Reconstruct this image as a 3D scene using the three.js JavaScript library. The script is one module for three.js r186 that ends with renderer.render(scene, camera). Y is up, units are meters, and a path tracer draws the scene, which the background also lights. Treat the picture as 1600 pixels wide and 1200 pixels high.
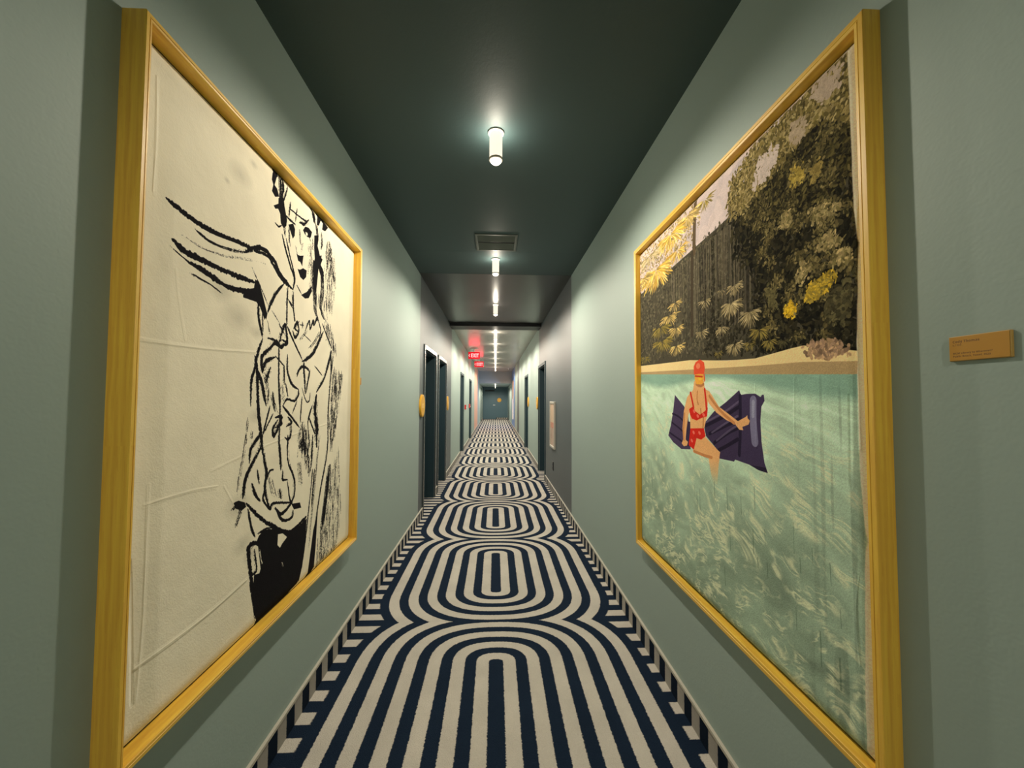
import * as THREE from 'three';
import { mergeGeometries, toCreasedNormals } from 'three/addons/utils/BufferGeometryUtils.js';
import { RoundedBoxGeometry } from 'three/addons/geometries/RoundedBoxGeometry.js';
import { TextGeometry } from 'three/addons/geometries/TextGeometry.js';
import { FontLoader } from 'three/addons/loaders/FontLoader.js';
import { RectAreaLightUniformsLib } from 'three/addons/lights/RectAreaLightUniformsLib.js';

// ------------------------------------------------------------------ camera, light levels, exposure
// Corridor axes: x across, y up, the corridor runs along -z; "depth" below means -z.
const renderer = new THREE.WebGLRenderer({ antialias: true });
renderer.toneMapping = THREE.LinearToneMapping;
renderer.toneMappingExposure = 0.93;
renderer.shadowMap.enabled = true;
RectAreaLightUniformsLib.init();
const scene = new THREE.Scene();
scene.background = new THREE.Color(0x000000);
const camera = new THREE.PerspectiveCamera(2 * Math.atan(600 / 615) * 180 / Math.PI, 4 / 3, 0.02, 80);
camera.position.set(0, 1.4, 0);
camera.up.set(-0.00596, 0.99928, 0.03734);
camera.lookAt(0.04202, 1.4 + 0.03756, -0.99841);

const LAMP = { color: new THREE.Color().setRGB(1, 0.89, 0.72), cd: 5.8, sleeve: 0.3, angle: 1.53, penumbra: 0.22 };
const LAMP_DEPTHS = [-1.8, 2.036, 3.93, 5.85, 8.3, 10.1, 11.9, 13.8, 15.6, 17.6];
const WINDOW_LIGHT = { color: new THREE.Color().setRGB(0.45, 0.63, 1), nits: 4.5 };
const EXIT_LIGHT = { color: new THREE.Color().setRGB(1, 0.02, 0.06), nits: 5 };

// ------------------------------------------------------------------ dimensions
const W = 0.86, H = 2.81, NEAR = -6, LOBBY = 20.4, END = 27.2, BASE = 0.112;

// ------------------------------------------------------------------ helpers
let seed = 7;
const rnd = () => { seed = (seed * 1664525 + 1013904223) >>> 0; return seed / 4294967296; };
const rr = (a, b) => a + (b - a) * rnd();
function hash(x, y) { let h = (x * 374761393 + y * 668265263) | 0; h = Math.imul(h ^ (h >>> 13), 1274126177); return ((h ^ (h >>> 16)) >>> 0) / 4294967296; }
function noise(x, y) {
  const xi = Math.floor(x), yi = Math.floor(y), fx = x - xi, fy = y - yi, u = fx * fx * (3 - 2 * fx), v = fy * fy * (3 - 2 * fy);
  const a = hash(xi, yi), b = hash(xi + 1, yi), c = hash(xi, yi + 1), d = hash(xi + 1, yi + 1);
  return a + (b - a) * u + (c - a) * v + (a - b - c + d) * u * v;
}
function fbm(x, y, o = 4) { let s = 0, a = 0.5, n = 0; for (let i = 0; i < o; i++) { s += a * noise(x, y); n += a; a *= 0.5; x = x * 2.03 + 17.1; y = y * 2.03 + 5.3; } return s / n; }
const clamp = (x, a = 0, b = 1) => Math.min(b, Math.max(a, x));
const smooth = (a, b, x) => { const t = clamp((x - a) / (b - a)); return t * t * (3 - 2 * t); };
const lerp = (a, b, t) => a + (b - a) * t;

const taken = {};
function numbered(n) { taken[n] = (taken[n] ?? -1) + 1; return taken[n] ? `${n}_${String(taken[n]).padStart(3, '0')}` : n; }
function mesh(name, geo, mat, parent = scene) {
  const m = new THREE.Mesh(geo, mat); m.name = numbered(name); m.castShadow = m.receiveShadow = true; parent.add(m); return m;
}
function tag(o, label, category, group) { o.userData = { label, category }; if (group) o.userData.group = group; return o; }
function group(name, parent = scene) { const g = new THREE.Group(); g.name = numbered(name); parent.add(g); return g; }
function structure(name) { const g = group(name); g.userData.kind = 'structure'; return g; }
// a Group on a side wall: local x runs left to right for someone facing that wall, y up, z out of the wall
function onWall(name, side, depth, y, out = 0) {
  const g = group(name); g.position.set(side * (W - out), y, -depth); g.rotation.y = -side * Math.PI / 2; return g;
}
// box given by its extents, depth instead of z; uv in metres by box projection
function bx(x0, x1, y0, y1, d0, d1) {
  const g = new THREE.BoxGeometry(x1 - x0, y1 - y0, d1 - d0); g.translate((x0 + x1) / 2, (y0 + y1) / 2, -(d0 + d1) / 2); return metric(g);
}
function metric(g) {
  const p = g.attributes.position, n = g.attributes.normal, uv = new Float32Array(p.count * 2);
  for (let i = 0; i < p.count; i++) {
    const ax = Math.abs(n.getX(i)), ay = Math.abs(n.getY(i)), az = Math.abs(n.getZ(i));
    const [u, v] = ay > ax && ay > az ? [p.getX(i), p.getZ(i)] : ax > az ? [p.getZ(i), p.getY(i)] : [p.getX(i), p.getY(i)];
    uv[2 * i] = u; uv[2 * i + 1] = v;
  }
  g.setAttribute('uv', new THREE.BufferAttribute(uv, 2)); return g;
}
function rbox(w, h, d, r = 0.002, x = 0, y = 0, z = 0) { const g = new RoundedBoxGeometry(w, h, d, 2, r); g.translate(x, y, z); return g; }
function disc(r, t, seg = 48) {   // bevelled disc lying in xy, thickness along z
  const b = Math.min(0.004, t * 0.4);
  const g = new THREE.LatheGeometry([[0, 0], [r, 0], [r, t - b], [r - b * 0.3, t - b * 0.3], [r - b, t], [0, t]].map(([a, c]) => new THREE.Vector2(a, c)), seg);
  g.rotateX(Math.PI / 2); return toCreasedNormals(g, 0.6);
}
function dataTex(w, h, fn, { srgb = false, repeat = [1, 1] } = {}) {
  const a = new Uint8Array(w * h * 4);
  for (let y = 0; y < h; y++) for (let x = 0; x < w; x++) {
    const c = fn(x, y), i = (y * w + x) * 4;
    if (typeof c === 'number') a[i] = a[i + 1] = a[i + 2] = clamp(c) * 255; else { a[i] = clamp(c[0], 0, 255); a[i + 1] = clamp(c[1], 0, 255); a[i + 2] = clamp(c[2], 0, 255); }
    a[i + 3] = 255;
  }
  const t = new THREE.DataTexture(a, w, h); t.magFilter = THREE.LinearFilter; t.minFilter = THREE.LinearMipmapLinearFilter; t.generateMipmaps = true;
  t.wrapS = t.wrapT = THREE.RepeatWrapping; t.repeat.set(...repeat); if (srgb) t.colorSpace = THREE.SRGBColorSpace; t.needsUpdate = true; return t;
}
const lin = (r, g, b) => new THREE.Color().setRGB(r, g, b);
const std = (o) => new THREE.MeshStandardMaterial(o);
const cloth = (o) => new THREE.MeshPhysicalMaterial({ roughness: 1, specularIntensity: 0.12, ...o });   // dull fibres

// ------------------------------------------------------------------ materials
const wrapNoise = (x, y, s, f) => { const k = s / f; return noise(((x / k) % f + f) % f, ((y / k) % f + f) % f); };
const paintBump = dataTex(256, 256, (x, y) => 0.5 * noise(x / 3, y / 3) + 0.5 * noise(x / 9, y / 9), { repeat: [2.5, 2.5] });
const streak = dataTex(512, 256, (x, y) => 0.6 * noise(x / 4, y / 120) + 0.4 * noise(x / 19 + 50, y / 200), { repeat: [0.8, 0.35] });
const M = {
  sage: std({ color: lin(0.315, 0.4, 0.37), roughness: 0.62, bumpMap: paintBump, bumpScale: 0.0003 }),
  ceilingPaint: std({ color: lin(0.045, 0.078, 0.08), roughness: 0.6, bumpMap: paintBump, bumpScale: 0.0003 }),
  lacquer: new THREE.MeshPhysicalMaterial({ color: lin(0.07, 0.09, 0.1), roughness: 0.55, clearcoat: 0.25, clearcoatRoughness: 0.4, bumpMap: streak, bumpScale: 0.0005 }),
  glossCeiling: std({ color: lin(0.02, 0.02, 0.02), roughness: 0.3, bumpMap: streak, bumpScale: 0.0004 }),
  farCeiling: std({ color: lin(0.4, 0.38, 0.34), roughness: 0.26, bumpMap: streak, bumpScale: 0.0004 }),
  peachlit: std({ color: lin(0.78, 0.42, 0.27), roughness: 0.5 }),  // warm lamp light on the lobby wall, put into its colour
  blue: std({ color: lin(0.16, 0.28, 0.55), roughness: 0.5 }),  // cool lobby daylight on the wall, painted in as its colour
  doorPaint: std({ color: lin(0.007, 0.032, 0.045), roughness: 0.6 }),
  casing: std({ color: lin(0.05, 0.062, 0.065), roughness: 0.25 }),
  header: std({ color: lin(0.3, 0.36, 0.38), roughness: 0.5 }),
  endWall: std({ color: lin(0.075, 0.15, 0.19), roughness: 0.45 }),
  trim: std({ color: lin(0.5, 0.47, 0.4), roughness: 0.5 }),
  steel: std({ color: lin(0.6, 0.6, 0.58), metalness: 1, roughness: 0.3 }),
  black: std({ color: lin(0.012, 0.014, 0.016), roughness: 0.5 }),
  lampBody: std({ color: lin(0.62, 0.58, 0.5), roughness: 0.5 }),
  lampGlow: std({ color: lin(0.8, 0.8, 0.8), emissive: LAMP.color, emissiveIntensity: 9, roughness: 0.6 }),
  lampSleeve: std({ color: lin(0.7, 0.68, 0.6), emissive: LAMP.color, emissiveIntensity: 1.1, roughness: 0.6 }),
  yellow: std({ color: lin(0.8, 0.42, 0.025), roughness: 0.35 }),
  red: std({ color: lin(0.5, 0.03, 0.03), roughness: 0.4 }),
  darkBacking: std({ color: lin(0.03, 0.028, 0.025), roughness: 0.9 }),
  ventPaint: std({ color: lin(0.1, 0.115, 0.1), roughness: 0.5 }),
  white: std({ color: lin(0.75, 0.74, 0.7), roughness: 0.4 }),
};

// woven carpet: nested rounded lozenges, one repeat is 1.72 m x 1.46 m
const CREAM = [0.6, 0.56, 0.5], NAVY = [0.011, 0.022, 0.045], PER = 1.46, STR = PER / 11;
function level(x, z) {
  const n = 2.45, s = 0.34; x = Math.abs(x); z = Math.abs(z);
  if (z <= s) return (x - 0.106) / 0.127;
  let a = -0.74, b = 9;
  for (let i = 0; i < 15; i++) { const t = (a + b) / 2, p = 0.106 + 0.127 * t, q = 0.078 + 0.0997 * t; if (Math.pow(x / p, n) + Math.pow((z - s) / q, n) > 1) a = t; else b = t; }
  return (a + b) / 2;
}
const toByte = (v) => 255 * (v <= 0.0031308 ? v * 12.92 : 1.055 * Math.pow(v, 1 / 2.4) - 0.055);
function carpetColour(k, x, y) {   // k: 1 cream, 0 navy; worn and tufted
  const m = 0.88 + 0.2 * fbm(x / 90, y / 90, 4), f = 0.9 + 0.2 * hash(x | 0, y | 0);
  return [0, 1, 2].map((i) => toByte(lerp(NAVY[i], CREAM[i], k) * m * f));
}
const CW = 1376, CH = 1168, lev = new Float32Array(CW * CH), midX = CW / 2 + 0.012 * CW / 1.72;
for (let y = 0; y < CH / 2; y++) for (let x = 0; x < CW; x++) lev[y * CW + x] = lev[(CH - 1 - y) * CW + x] = level((x + 0.5 - midX) * 1.72 / CW, (y + 0.5 - CH / 2) * PER / CH);
const stripe = (z, j = 0) => { const f = ((z / STR) % 1 + 1) % 1; return smooth(0.25 - 0.25 * 0.06, 0.25 + 0.25 * 0.06, 0.5 - Math.abs(f - 0.5) + j); };
const carpetMap = dataTex(CW, CH, (x, y) => {
  const j = (noise(x / 3.2, y / 3.2) - 0.5) * 0.04, t = lev[y * CW + x] + j;
  let k;
  if (t > 5.3) k = smooth(5.42, 5.48, t) * stripe((y + 0.5) * PER / CH, j * 0.4);
  else { const f = Math.ceil(t) - t; k = t > -0.55 ? smooth(0, 0.03, f) * (1 - smooth(0.52, 0.55, f)) : 0; if (t < -0.55) k = 0; }
  return carpetColour(k, x, y);
}, { srgb: true });
const carpetBump = dataTex(256, 256, (x, y) => 0.6 * hash(x, y) + 0.4 * noise(x / 2, y / 2), { repeat: [6, 6] });
const stripeMap = dataTex(128, 146, (x, y) => carpetColour(stripe((y + 0.5) / 146 * STR, (noise(x / 3, y / 3) - 0.5) * 0.03), x, y), { srgb: true });
M.carpet = cloth({ map: carpetMap, bumpMap: carpetBump, bumpScale: 0.003 });
M.carpetStripe = cloth({ map: stripeMap, bumpMap: carpetBump, bumpScale: 0.003 });
function carpetUv(g, across = 1.72, along = PER) {
  const p = g.attributes.position, uv = g.attributes.uv;
  for (let i = 0; i < p.count; i++) uv.setXY(i, (p.getX(i) + p.getY(i) * (across < 1 ? 1 : 0) + 0.86) / across, (-p.getZ(i) - 2.539) / along);
  return g;
}

// golden stained oak
const woodMap = dataTex(1024, 128, (x, y) => {
  const g = fbm(x / 160, y / 5, 4), ring = 0.5 + 0.5 * Math.sin((y / 9 + 6 * fbm(x / 240, y / 40, 3)) * 2), f = 0.84 + 0.16 * g + 0.07 * ring - 0.05 * (noise(x / 40, y / 1.3) > 0.78 ? 1 : 0);
  return [0.84 * f, 0.54 * f * f, 0.065 * f * f].map(toByte);
}, { srgb: true, repeat: [1, 8] });
M.wood = std({ map: woodMap, roughness: 0.45, bumpMap: woodMap, bumpScale: 0.0003 });

// ------------------------------------------------------------------ floor
const DOORS_LEFT = [[4.8, 5.67], [5.97, 6.85], [9.75, 10.65], [13.05, 14.0], [23.2, 24.2]];
const DOORS_RIGHT = [[6.77, 7.72], [10.36, 11.4], [24.4, 25.4]];
const DOOR_H = 2.0, RECESS = 0.2;
const floor = structure('floor');
mesh('carpet', carpetUv(bx(-W, W, -0.06, 0, NEAR, END)), M.carpet, floor);
for (const [side, list] of [[-1, DOORS_LEFT], [1, DOORS_RIGHT]]) for (const [a, b] of list) {
  const g = side < 0 ? bx(-W - RECESS, -W, -0.06, 0, a, b) : bx(W, W + RECESS, -0.06, 0, a, b);
  mesh('threshold_carpet', carpetUv(g, 0.16, STR), M.carpetStripe, floor);
}

// ------------------------------------------------------------------ walls, each a run of painted and light-tinted sections with the openings left out
function buildWall(name, side, sections, openings) {
  const g = structure(name), T = RECESS + 0.06, xs = side < 0 ? [-W - T, -W] : [W, W + T];
  for (const [d0, d1, mat, kind] of sections) {
    let d = d0;
    const geos = [];
    for (const [a, b, top, bottom = 0] of openings) {
      if (b <= d0 || a >= d1) continue;
      if (a > d) geos.push(bx(...xs, -0.06, H + 0.02, d, a));
      geos.push(bx(...xs, top ?? DOOR_H, H + 0.02, Math.max(a, d0), Math.min(b, d1)));
      if (bottom) geos.push(bx(...xs, -0.06, bottom, a, b));
      d = Math.min(b, d1);
    }
    if (d < d1) geos.push(bx(...xs, -0.06, H + 0.02, d, d1));
    mesh(kind, mergeGeometries(geos), mat, g);
  }
  // behind the door leaves
  openings.filter((o) => !o[2]).forEach(([a, b]) => mesh('recess_backing', side < 0 ? bx(-W - T - 0.05, -W - T, 0, DOOR_H + 0.1, a - 0.1, b + 0.1) : bx(W + T, W + T + 0.05, 0, DOOR_H + 0.1, a - 0.1, b + 0.1), M.black, g));
  return g;
}
const WINDOW = [18.75, 20.25, 2.33, 0.37];
buildWall('wall_left', -1, [[NEAR, 4.5, M.sage, 'matte_section'], [4.5, 7.7, M.lacquer, 'lacquered_section'], [7.7, 16.2, M.sage, 'matte_section'], [16.2, 19.2, M.peachlit, 'peachlit_section'], [19.2, END, M.sage, 'matte_section']], DOORS_LEFT);
buildWall('wall_right', 1, [[NEAR, 4.42, M.sage, 'matte_section'], [4.42, 7.72, M.lacquer, 'lacquered_section'], [7.72, 14.2, M.sage, 'matte_section'], [14.2, 15.5, M.lacquer, 'lacquered_section'], [15.5, 17.3, M.sage, 'matte_section'], [17.3, LOBBY, M.blue, 'bluelit_section'], [LOBBY, END, M.sage, 'matte_section']],
  [...DOORS_RIGHT, WINDOW].sort((p, q) => p[0] - q[0]));
const back = structure('wall_back'); mesh('wall_panel', bx(-W - 0.3, W + 0.3, -0.06, H + 0.1, NEAR - 0.15, NEAR), M.sage, back);
const endWall = structure('wall_end'); mesh('wall_panel', bx(-W - 0.3, W + 0.3, -0.06, H + 0.1, END, END + 0.15), M.endWall, endWall);

// carpet turned up the wall as a base, with a pale cap
for (const [side, list, name] of [[-1, DOORS_LEFT, 'baseboard_left'], [1, DOORS_RIGHT, 'baseboard_right']]) {
  const g = structure(name); let d = NEAR;
  for (const [a, b] of [...list, [END, END]]) {
    const x = side < 0 ? [-W, -W + 0.009] : [W - 0.009, W], c = side < 0 ? [-W, -W + 0.013] : [W - 0.013, W], e = b > a ? a - 0.05 : a;
    mesh('carpet_base', carpetUv(bx(...x, 0, BASE - 0.012, d, e), 0.16, STR), M.carpetStripe, g);
    mesh('cap_strip', bx(...c, BASE - 0.012, BASE, d, e), M.trim, g);
    d = b + 0.05;
  }
}
const eb = structure('baseboard_end');
for (let i = 0; i < 6; i++) mesh('carpet_stripe', bx(0.12 + i * 0.125, 0.185 + i * 0.125, 0, 0.1, END - 0.012, END), M.trim, eb);
mesh('carpet_base', bx(0.06, W - 0.01, 0, 0.105, END - 0.008, END), M.black, eb);

// ------------------------------------------------------------------ ceiling
const ceiling = structure('ceiling'), XO = W + 0.26;
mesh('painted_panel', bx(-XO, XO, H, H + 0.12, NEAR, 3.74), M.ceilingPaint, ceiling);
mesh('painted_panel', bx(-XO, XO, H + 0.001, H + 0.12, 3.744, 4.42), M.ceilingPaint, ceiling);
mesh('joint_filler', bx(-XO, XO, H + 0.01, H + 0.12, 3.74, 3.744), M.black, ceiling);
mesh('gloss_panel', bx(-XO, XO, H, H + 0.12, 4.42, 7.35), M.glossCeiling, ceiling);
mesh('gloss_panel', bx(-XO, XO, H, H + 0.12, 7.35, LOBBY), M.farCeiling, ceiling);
mesh('header', bx(-W, W, 2.2, H, LOBBY, END), M.header, ceiling);
const beam = structure('trim_1'); mesh('ceiling_beam', bx(-W, W, H - 0.05, H, 7.35, 7.75), M.black, beam);

// ------------------------------------------------------------------ doors
let doorNo = 0;
function door(side, a, b, casingMat) {
  const g = structure(`door_${++doorNo}`), w = b - a, k = 0.055;
  g.position.set(side * W, 0, -(a + b) / 2); g.rotation.y = -side * Math.PI / 2;   // local z comes out of the wall
  const cas = (x, y, cw, ch) => mesh('casing', rbox(cw, ch, 0.018, 0.004, x, y, 0.006), casingMat, g);
  cas(-w / 2 - k / 2, (DOOR_H + k) / 2, k, DOOR_H + k); cas(w / 2 + k / 2, (DOOR_H + k) / 2, k, DOOR_H + k); cas(0, DOOR_H + k / 2, w, k);
  for (const s of [-1, 1]) mesh('jamb', rbox(0.014, DOOR_H, RECESS - 0.01, 0.002, s * (w / 2 - 0.007), DOOR_H / 2, -RECESS / 2), M.doorPaint, g);
  mesh('head_jamb', rbox(w - 0.028, 0.014, RECESS - 0.01, 0.002, 0, DOOR_H - 0.007, -RECESS / 2), M.doorPaint, g);
  const leaf = mesh('door_leaf', rbox(w - 0.036, DOOR_H - 0.03, 0.045, 0.003, 0, (DOOR_H - 0.03) / 2 + 0.006, -RECESS + 0.03), M.doorPaint, g);
  for (const [py, ph] of [[0.55, 0.72], [1.42, 0.78]]) mesh('raised_panel', rbox(w - 0.28, ph, 0.014, 0.005, 0, py, -RECESS + 0.055), M.doorPaint, leaf);
  const h = mesh('handle_plate', rbox(0.045, 0.2, 0.01, 0.004, -w / 2 + 0.09, 1.02, -RECESS + 0.057), M.steel, g);
  mesh('lever', rbox(0.12, 0.018, 0.018, 0.006, -w / 2 + 0.14, 1.0, -RECESS + 0.085), M.steel, h);
  return g;
}
DOORS_LEFT.forEach(([a, b], i) => door(-1, a, b, i < 2 ? M.casing : M.doorPaint));
DOORS_RIGHT.forEach(([a, b]) => door(1, a, b, M.doorPaint));
{ // the door that closes the corridor
  const g = structure(`door_${++doorNo}`); g.position.set(-0.4, 0, -END);
  mesh('door_leaf', rbox(0.88, 2.1, 0.03, 0.004, 0, 1.06, 0.016), M.endWall, g);
  const c = mesh('door_closer', rbox(0.66, 0.07, 0.06, 0.006, 0.02, 1.94, 0.06), M.black, g);
  mesh('closer_arm', rbox(0.3, 0.02, 0.02, 0.004, 0.1, 1.99, 0.05), M.black, c);
  mesh('handle_plate', rbox(0.05, 0.16, 0.012, 0.004, 0.36, 0.95, 0.036), M.endWall, g);
  mesh('lever', rbox(0.15, 0.035, 0.03, 0.01, 0.32, 0.96, 0.07), M.steel, g);
}

// ------------------------------------------------------------------ window of the lift lobby
{
  const g = structure('window_1'), w = WINDOW[1] - WINDOW[0], h = WINDOW[2] - WINDOW[3];
  g.position.set(W, WINDOW[3], -(WINDOW[0] + WINDOW[1]) / 2); g.rotation.y = -Math.PI / 2;
  const glow = dataTex(4, 64, (x, y) => { const t = y / 63; return [255, lerp(235, 168, smooth(0.1, 0.9, t)), lerp(225, 120, smooth(0.1, 0.9, t))]; }, { srgb: true });
  mesh('frosted_pane', rbox(w - 0.06, h - 0.06, 0.02, 0.004, 0, h / 2, -0.06), std({ color: lin(0.5, 0.5, 0.5), emissive: lin(1, 1, 1), emissiveMap: glow, emissiveIntensity: 1.1, roughness: 0.4 }), g);
  for (const s of [-1, 1]) mesh('window_frame', rbox(0.035, h, 0.09, 0.004, s * (w / 2 - 0.0175), h / 2, -0.05), M.trim, g);
  for (const y of [0.0175, h - 0.0175]) mesh('window_frame', rbox(w - 0.07, 0.035, 0.09, 0.004, 0, y, -0.05), M.trim, g);
  mesh('reveal_backing', rbox(w + 0.1, h + 0.1, 0.03, 0.004, 0, h / 2, -0.29), M.black, g);
  const l = new THREE.RectAreaLight(WINDOW_LIGHT.color, WINDOW_LIGHT.nits, w - 0.08, h - 0.08); l.name = 'window_light';
  l.position.set(W - 0.01, (WINDOW[2] + WINDOW[3]) / 2, -(WINDOW[0] + WINDOW[1]) / 2); l.lookAt(-5, l.position.y - 4, l.position.z - 0.4); scene.add(l);
}

// ------------------------------------------------------------------ ceiling lamps
const lathe = (p, n = 40) => toCreasedNormals(new THREE.LatheGeometry(p.map(([a, b]) => new THREE.Vector2(a, b)).reverse(), n), 0.5);
const lampCanopyGeo = lathe([[0, 0], [0.042, 0], [0.042, -0.007], [0.037, -0.011], [0, -0.011]]);
const lampSleeveGeo = lathe([[0, -0.0115], [0.034, -0.0115], [0.034, -0.142], [0, -0.142]]);
const lampCollarGeo = lathe([[0, -0.1425], [0.0365, -0.1425], [0.0365, -0.151], [0.031, -0.153], [0, -0.153]]);
const lampLensGeo = new THREE.SphereGeometry(0.03, 24, 10, 0, Math.PI * 2, Math.PI / 2, Math.PI / 2).scale(1, 0.8, 1).translate(0, -0.15, 0);
const lampRingGeo = new THREE.TorusGeometry(0.034, 0.003, 8, 40).rotateX(Math.PI / 2).translate(0, -0.15, 0);
const LAMP_WORDS = ['behind the viewer', 'nearest and brightest, between the two big pictures', 'just past the slatted ceiling vent', 'over the pair of dark doors on one side', 'first beyond the dark ceiling beam', 'between the beam and the first red exit sign', 'beside the red exit signs', 'level with the farther red exit sign', 'before the peach wall section', 'last one before the lowered far header'];
let lamp0;
function lamp(x, y, depth, words, cd, scale = 1) {
  let g;
  if (!lamp0) {
    g = lamp0 = group('ceiling_lamp');
    mesh('canopy', lampCanopyGeo, M.lampBody, g); mesh('sleeve', lampSleeveGeo, M.lampSleeve, g); mesh('collar', lampCollarGeo, M.lampBody, g); mesh('lens', lampLensGeo, M.lampGlow, g); mesh('trim_ring', lampRingGeo, M.lampBody, g);
  } else { g = lamp0.clone(); g.name = numbered('ceiling_lamp'); scene.add(g); }
  g.position.set(x, y, -depth); g.scale.setScalar(scale);
  tag(g, `small frosted cylinder ceiling lamp, ${words}`, 'ceiling lamp', 'cylinder lamps along the corridor ceiling');
  const l = new THREE.SpotLight(LAMP.color, cd, 0, LAMP.angle, LAMP.penumbra); l.name = 'lamp_light';
  l.position.set(x, y - 0.183 * scale, -depth); l.target.position.set(x, 0, -depth); l.castShadow = true; l.shadow.radius = 1.2; scene.add(l, l.target);
  const s = new THREE.PointLight(LAMP.color, LAMP.sleeve * scale); s.name = 'sleeve_light'; s.position.set(x, y - 0.085 * scale, -depth); s.castShadow = true; scene.add(s);
}
LAMP_DEPTHS.forEach((d, i) => lamp(-0.005, H, d, LAMP_WORDS[i], LAMP.cd * (d < 0 ? 1.45 : d < 3 ? 0.9 : d < 5 ? 1.15 : d < 7 ? 1.75 : 1.75)));
lamp(-0.005, 2.2, 22.0, 'on the low ceiling just past the far header', LAMP.cd * 2.2, 0.7);
lamp(-0.005, 2.2, 24.8, 'on the low ceiling closest to the end door', LAMP.cd * 2.2, 0.7);

// ------------------------------------------------------------------ ceiling vent
{
  const g = tag(group('air_vent'), 'square slatted air vent set in the dark green ceiling', 'vent'); g.position.set(0, H, -3.51);
  for (const s of [-1, 1]) { mesh('vent_frame', rbox(0.37, 0.008, 0.02, 0.002, 0, -0.003, s * 0.175), M.ventPaint, g); mesh('vent_frame', rbox(0.02, 0.008, 0.33, 0.002, s * 0.175, -0.003, 0), M.ventPaint, g); }
  mesh('vent_backing', rbox(0.33, 0.002, 0.33, 0.0005, 0, -0.0005, 0), M.black, g);
  for (let i = 0; i < 12; i++) { if (i === 5) continue; const b = rbox(0.33, 0.003, 0.0165, 0.001); b.rotateX(-0.3); mesh('slat', b.translate(0, -0.005, 0.148 - i * 0.0265), M.ventPaint, g); }
}
{ // small sprinkler
  const g = tag(group('sprinkler_head'), 'tiny white sprinkler head on ceiling near the far header', 'sprinkler'); g.position.set(0.6, H, -18.2);
  mesh('escutcheon', disc(0.04, 0.01, 24).rotateX(Math.PI / 2), M.white, g);
  mesh('deflector', disc(0.018, 0.006, 16).rotateX(Math.PI / 2).translate(0, -0.05, 0), M.white, g);
  mesh('stem', new THREE.CylinderGeometry(0.008, 0.008, 0.05, 12).translate(0, -0.025, 0), M.white, g);
}

// ------------------------------------------------------------------ exit signs
const font = await new FontLoader().loadAsync('fonts/droid/droid_sans_bold.typeface.json');
const exitFace = std({ color: lin(0.5, 0.01, 0.03), emissive: lin(0.9, 0.001, 0.012), emissiveIntensity: 0.8, roughness: 0.4 });
const exitInk = std({ color: lin(0.8, 0.6, 0.6), emissive: lin(1, 0.7, 0.72), emissiveIntensity: 0.95, roughness: 0.4 });
function exitSign(x, depth, label) {
  const g = tag(group('exit_sign'), label, 'exit sign', 'red exit signs hung from the ceiling'); g.position.set(x, H, -depth);
  mesh('canopy', rbox(0.2, 0.02, 0.06, 0.004, 0, -0.01, 0), M.white, g);
  mesh('stem', new THREE.CylinderGeometry(0.008, 0.008, 0.09, 12).translate(0, -0.06, 0), M.steel, g);
  mesh('sign_panel', rbox(0.32, 0.2, 0.018, 0.006, 0, -0.205, 0), exitFace, g);
  const t = new TextGeometry('EXIT', { font, size: 0.092, depth: 0.004, curveSegments: 3 }); t.computeBoundingBox(); t.translate(-t.boundingBox.max.x / 2, 0, 0); t.scale(0.82, 1.15, 1);
  mesh('lettering', t.translate(0.02, -0.257, 0.009), exitInk, g);
  for (const s of [1, -1]) mesh('chevron', new THREE.BoxGeometry(0.05, 0.012, 0.004).rotateZ(s * 0.9).translate(-0.13, -0.205 + s * 0.019, 0.011), exitInk, g);
  const l = new THREE.RectAreaLight(EXIT_LIGHT.color, EXIT_LIGHT.nits, 0.3, 0.18); l.name = 'exit_light'; l.position.set(x, H - 0.205, -depth + 0.02); l.lookAt(x, H - 0.205, 5); scene.add(l);
}
exitSign(-0.6, 11.0, 'glowing red exit sign with arrow, the nearer and higher of the two');
exitSign(-0.58, 13.8, 'glowing red exit sign with arrow, the farther and lower of the two');

// ------------------------------------------------------------------ room discs, alarm boxes, outlet, framed panel
const discMap = dataTex(128, 128, (x, y) => {   // pale worn characters across the middle of the yellow plate
  const dx = (x - 64) / 64, dy = (y - 64) / 64, on = Math.abs(dy) < 0.2 && Math.abs(dx) < 0.42 && ((Math.floor((dx + 0.42) / 0.14) % 2 === 0) || Math.abs(Math.abs(dy) - 0.17) < 0.04);
  return on ? [255, 214, 130] : [230, 170, 22];
}, { srgb: true });
M.discFace = std({ map: discMap, roughness: 0.35 });
function roomDisc(g, r, label) {
  tag(g, label, 'room sign', 'round yellow room signs');
  const plate = mesh('plate', disc(r, 0.022), M.yellow, g);
  const f = new THREE.CircleGeometry(r - 0.012, 40).translate(0, 0, 0.0225); mesh('printed_face', f, M.discFace, plate);
}
roomDisc(onWall('room_sign', -1, 4.615, 1.315), 0.13, 'round yellow sign on wall before the first dark door, closest to viewer');
roomDisc(onWall('room_sign', -1, 7.05, 1.315), 0.125, 'round yellow sign on the dark wall past the second dark door');
roomDisc(onWall('room_sign', 1, 7.98, 1.315), 0.125, 'round yellow sign just past the door beyond the framed blush print');
roomDisc(onWall('room_sign', 1, 10.16, 1.32), 0.125, 'round yellow sign before the farther dark door on pale wall');
{ const g = group('room_sign'); g.position.set(0.27, 1.31, -END); roomDisc(g, 0.145, 'round yellow sign on the far teal wall beside the end door'); }
function alarm(depth, label) {
  const g = tag(onWall('fire_alarm', -1, depth, 1.16), label, 'fire alarm', 'red wall alarm boxes');
  mesh('housing', rbox(0.1, 0.13, 0.045, 0.006, 0, 0, 0.0225), M.red, g); mesh('pull_handle', rbox(0.07, 0.025, 0.016, 0.004, 0, -0.012, 0.05), M.white, g);
}
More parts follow.
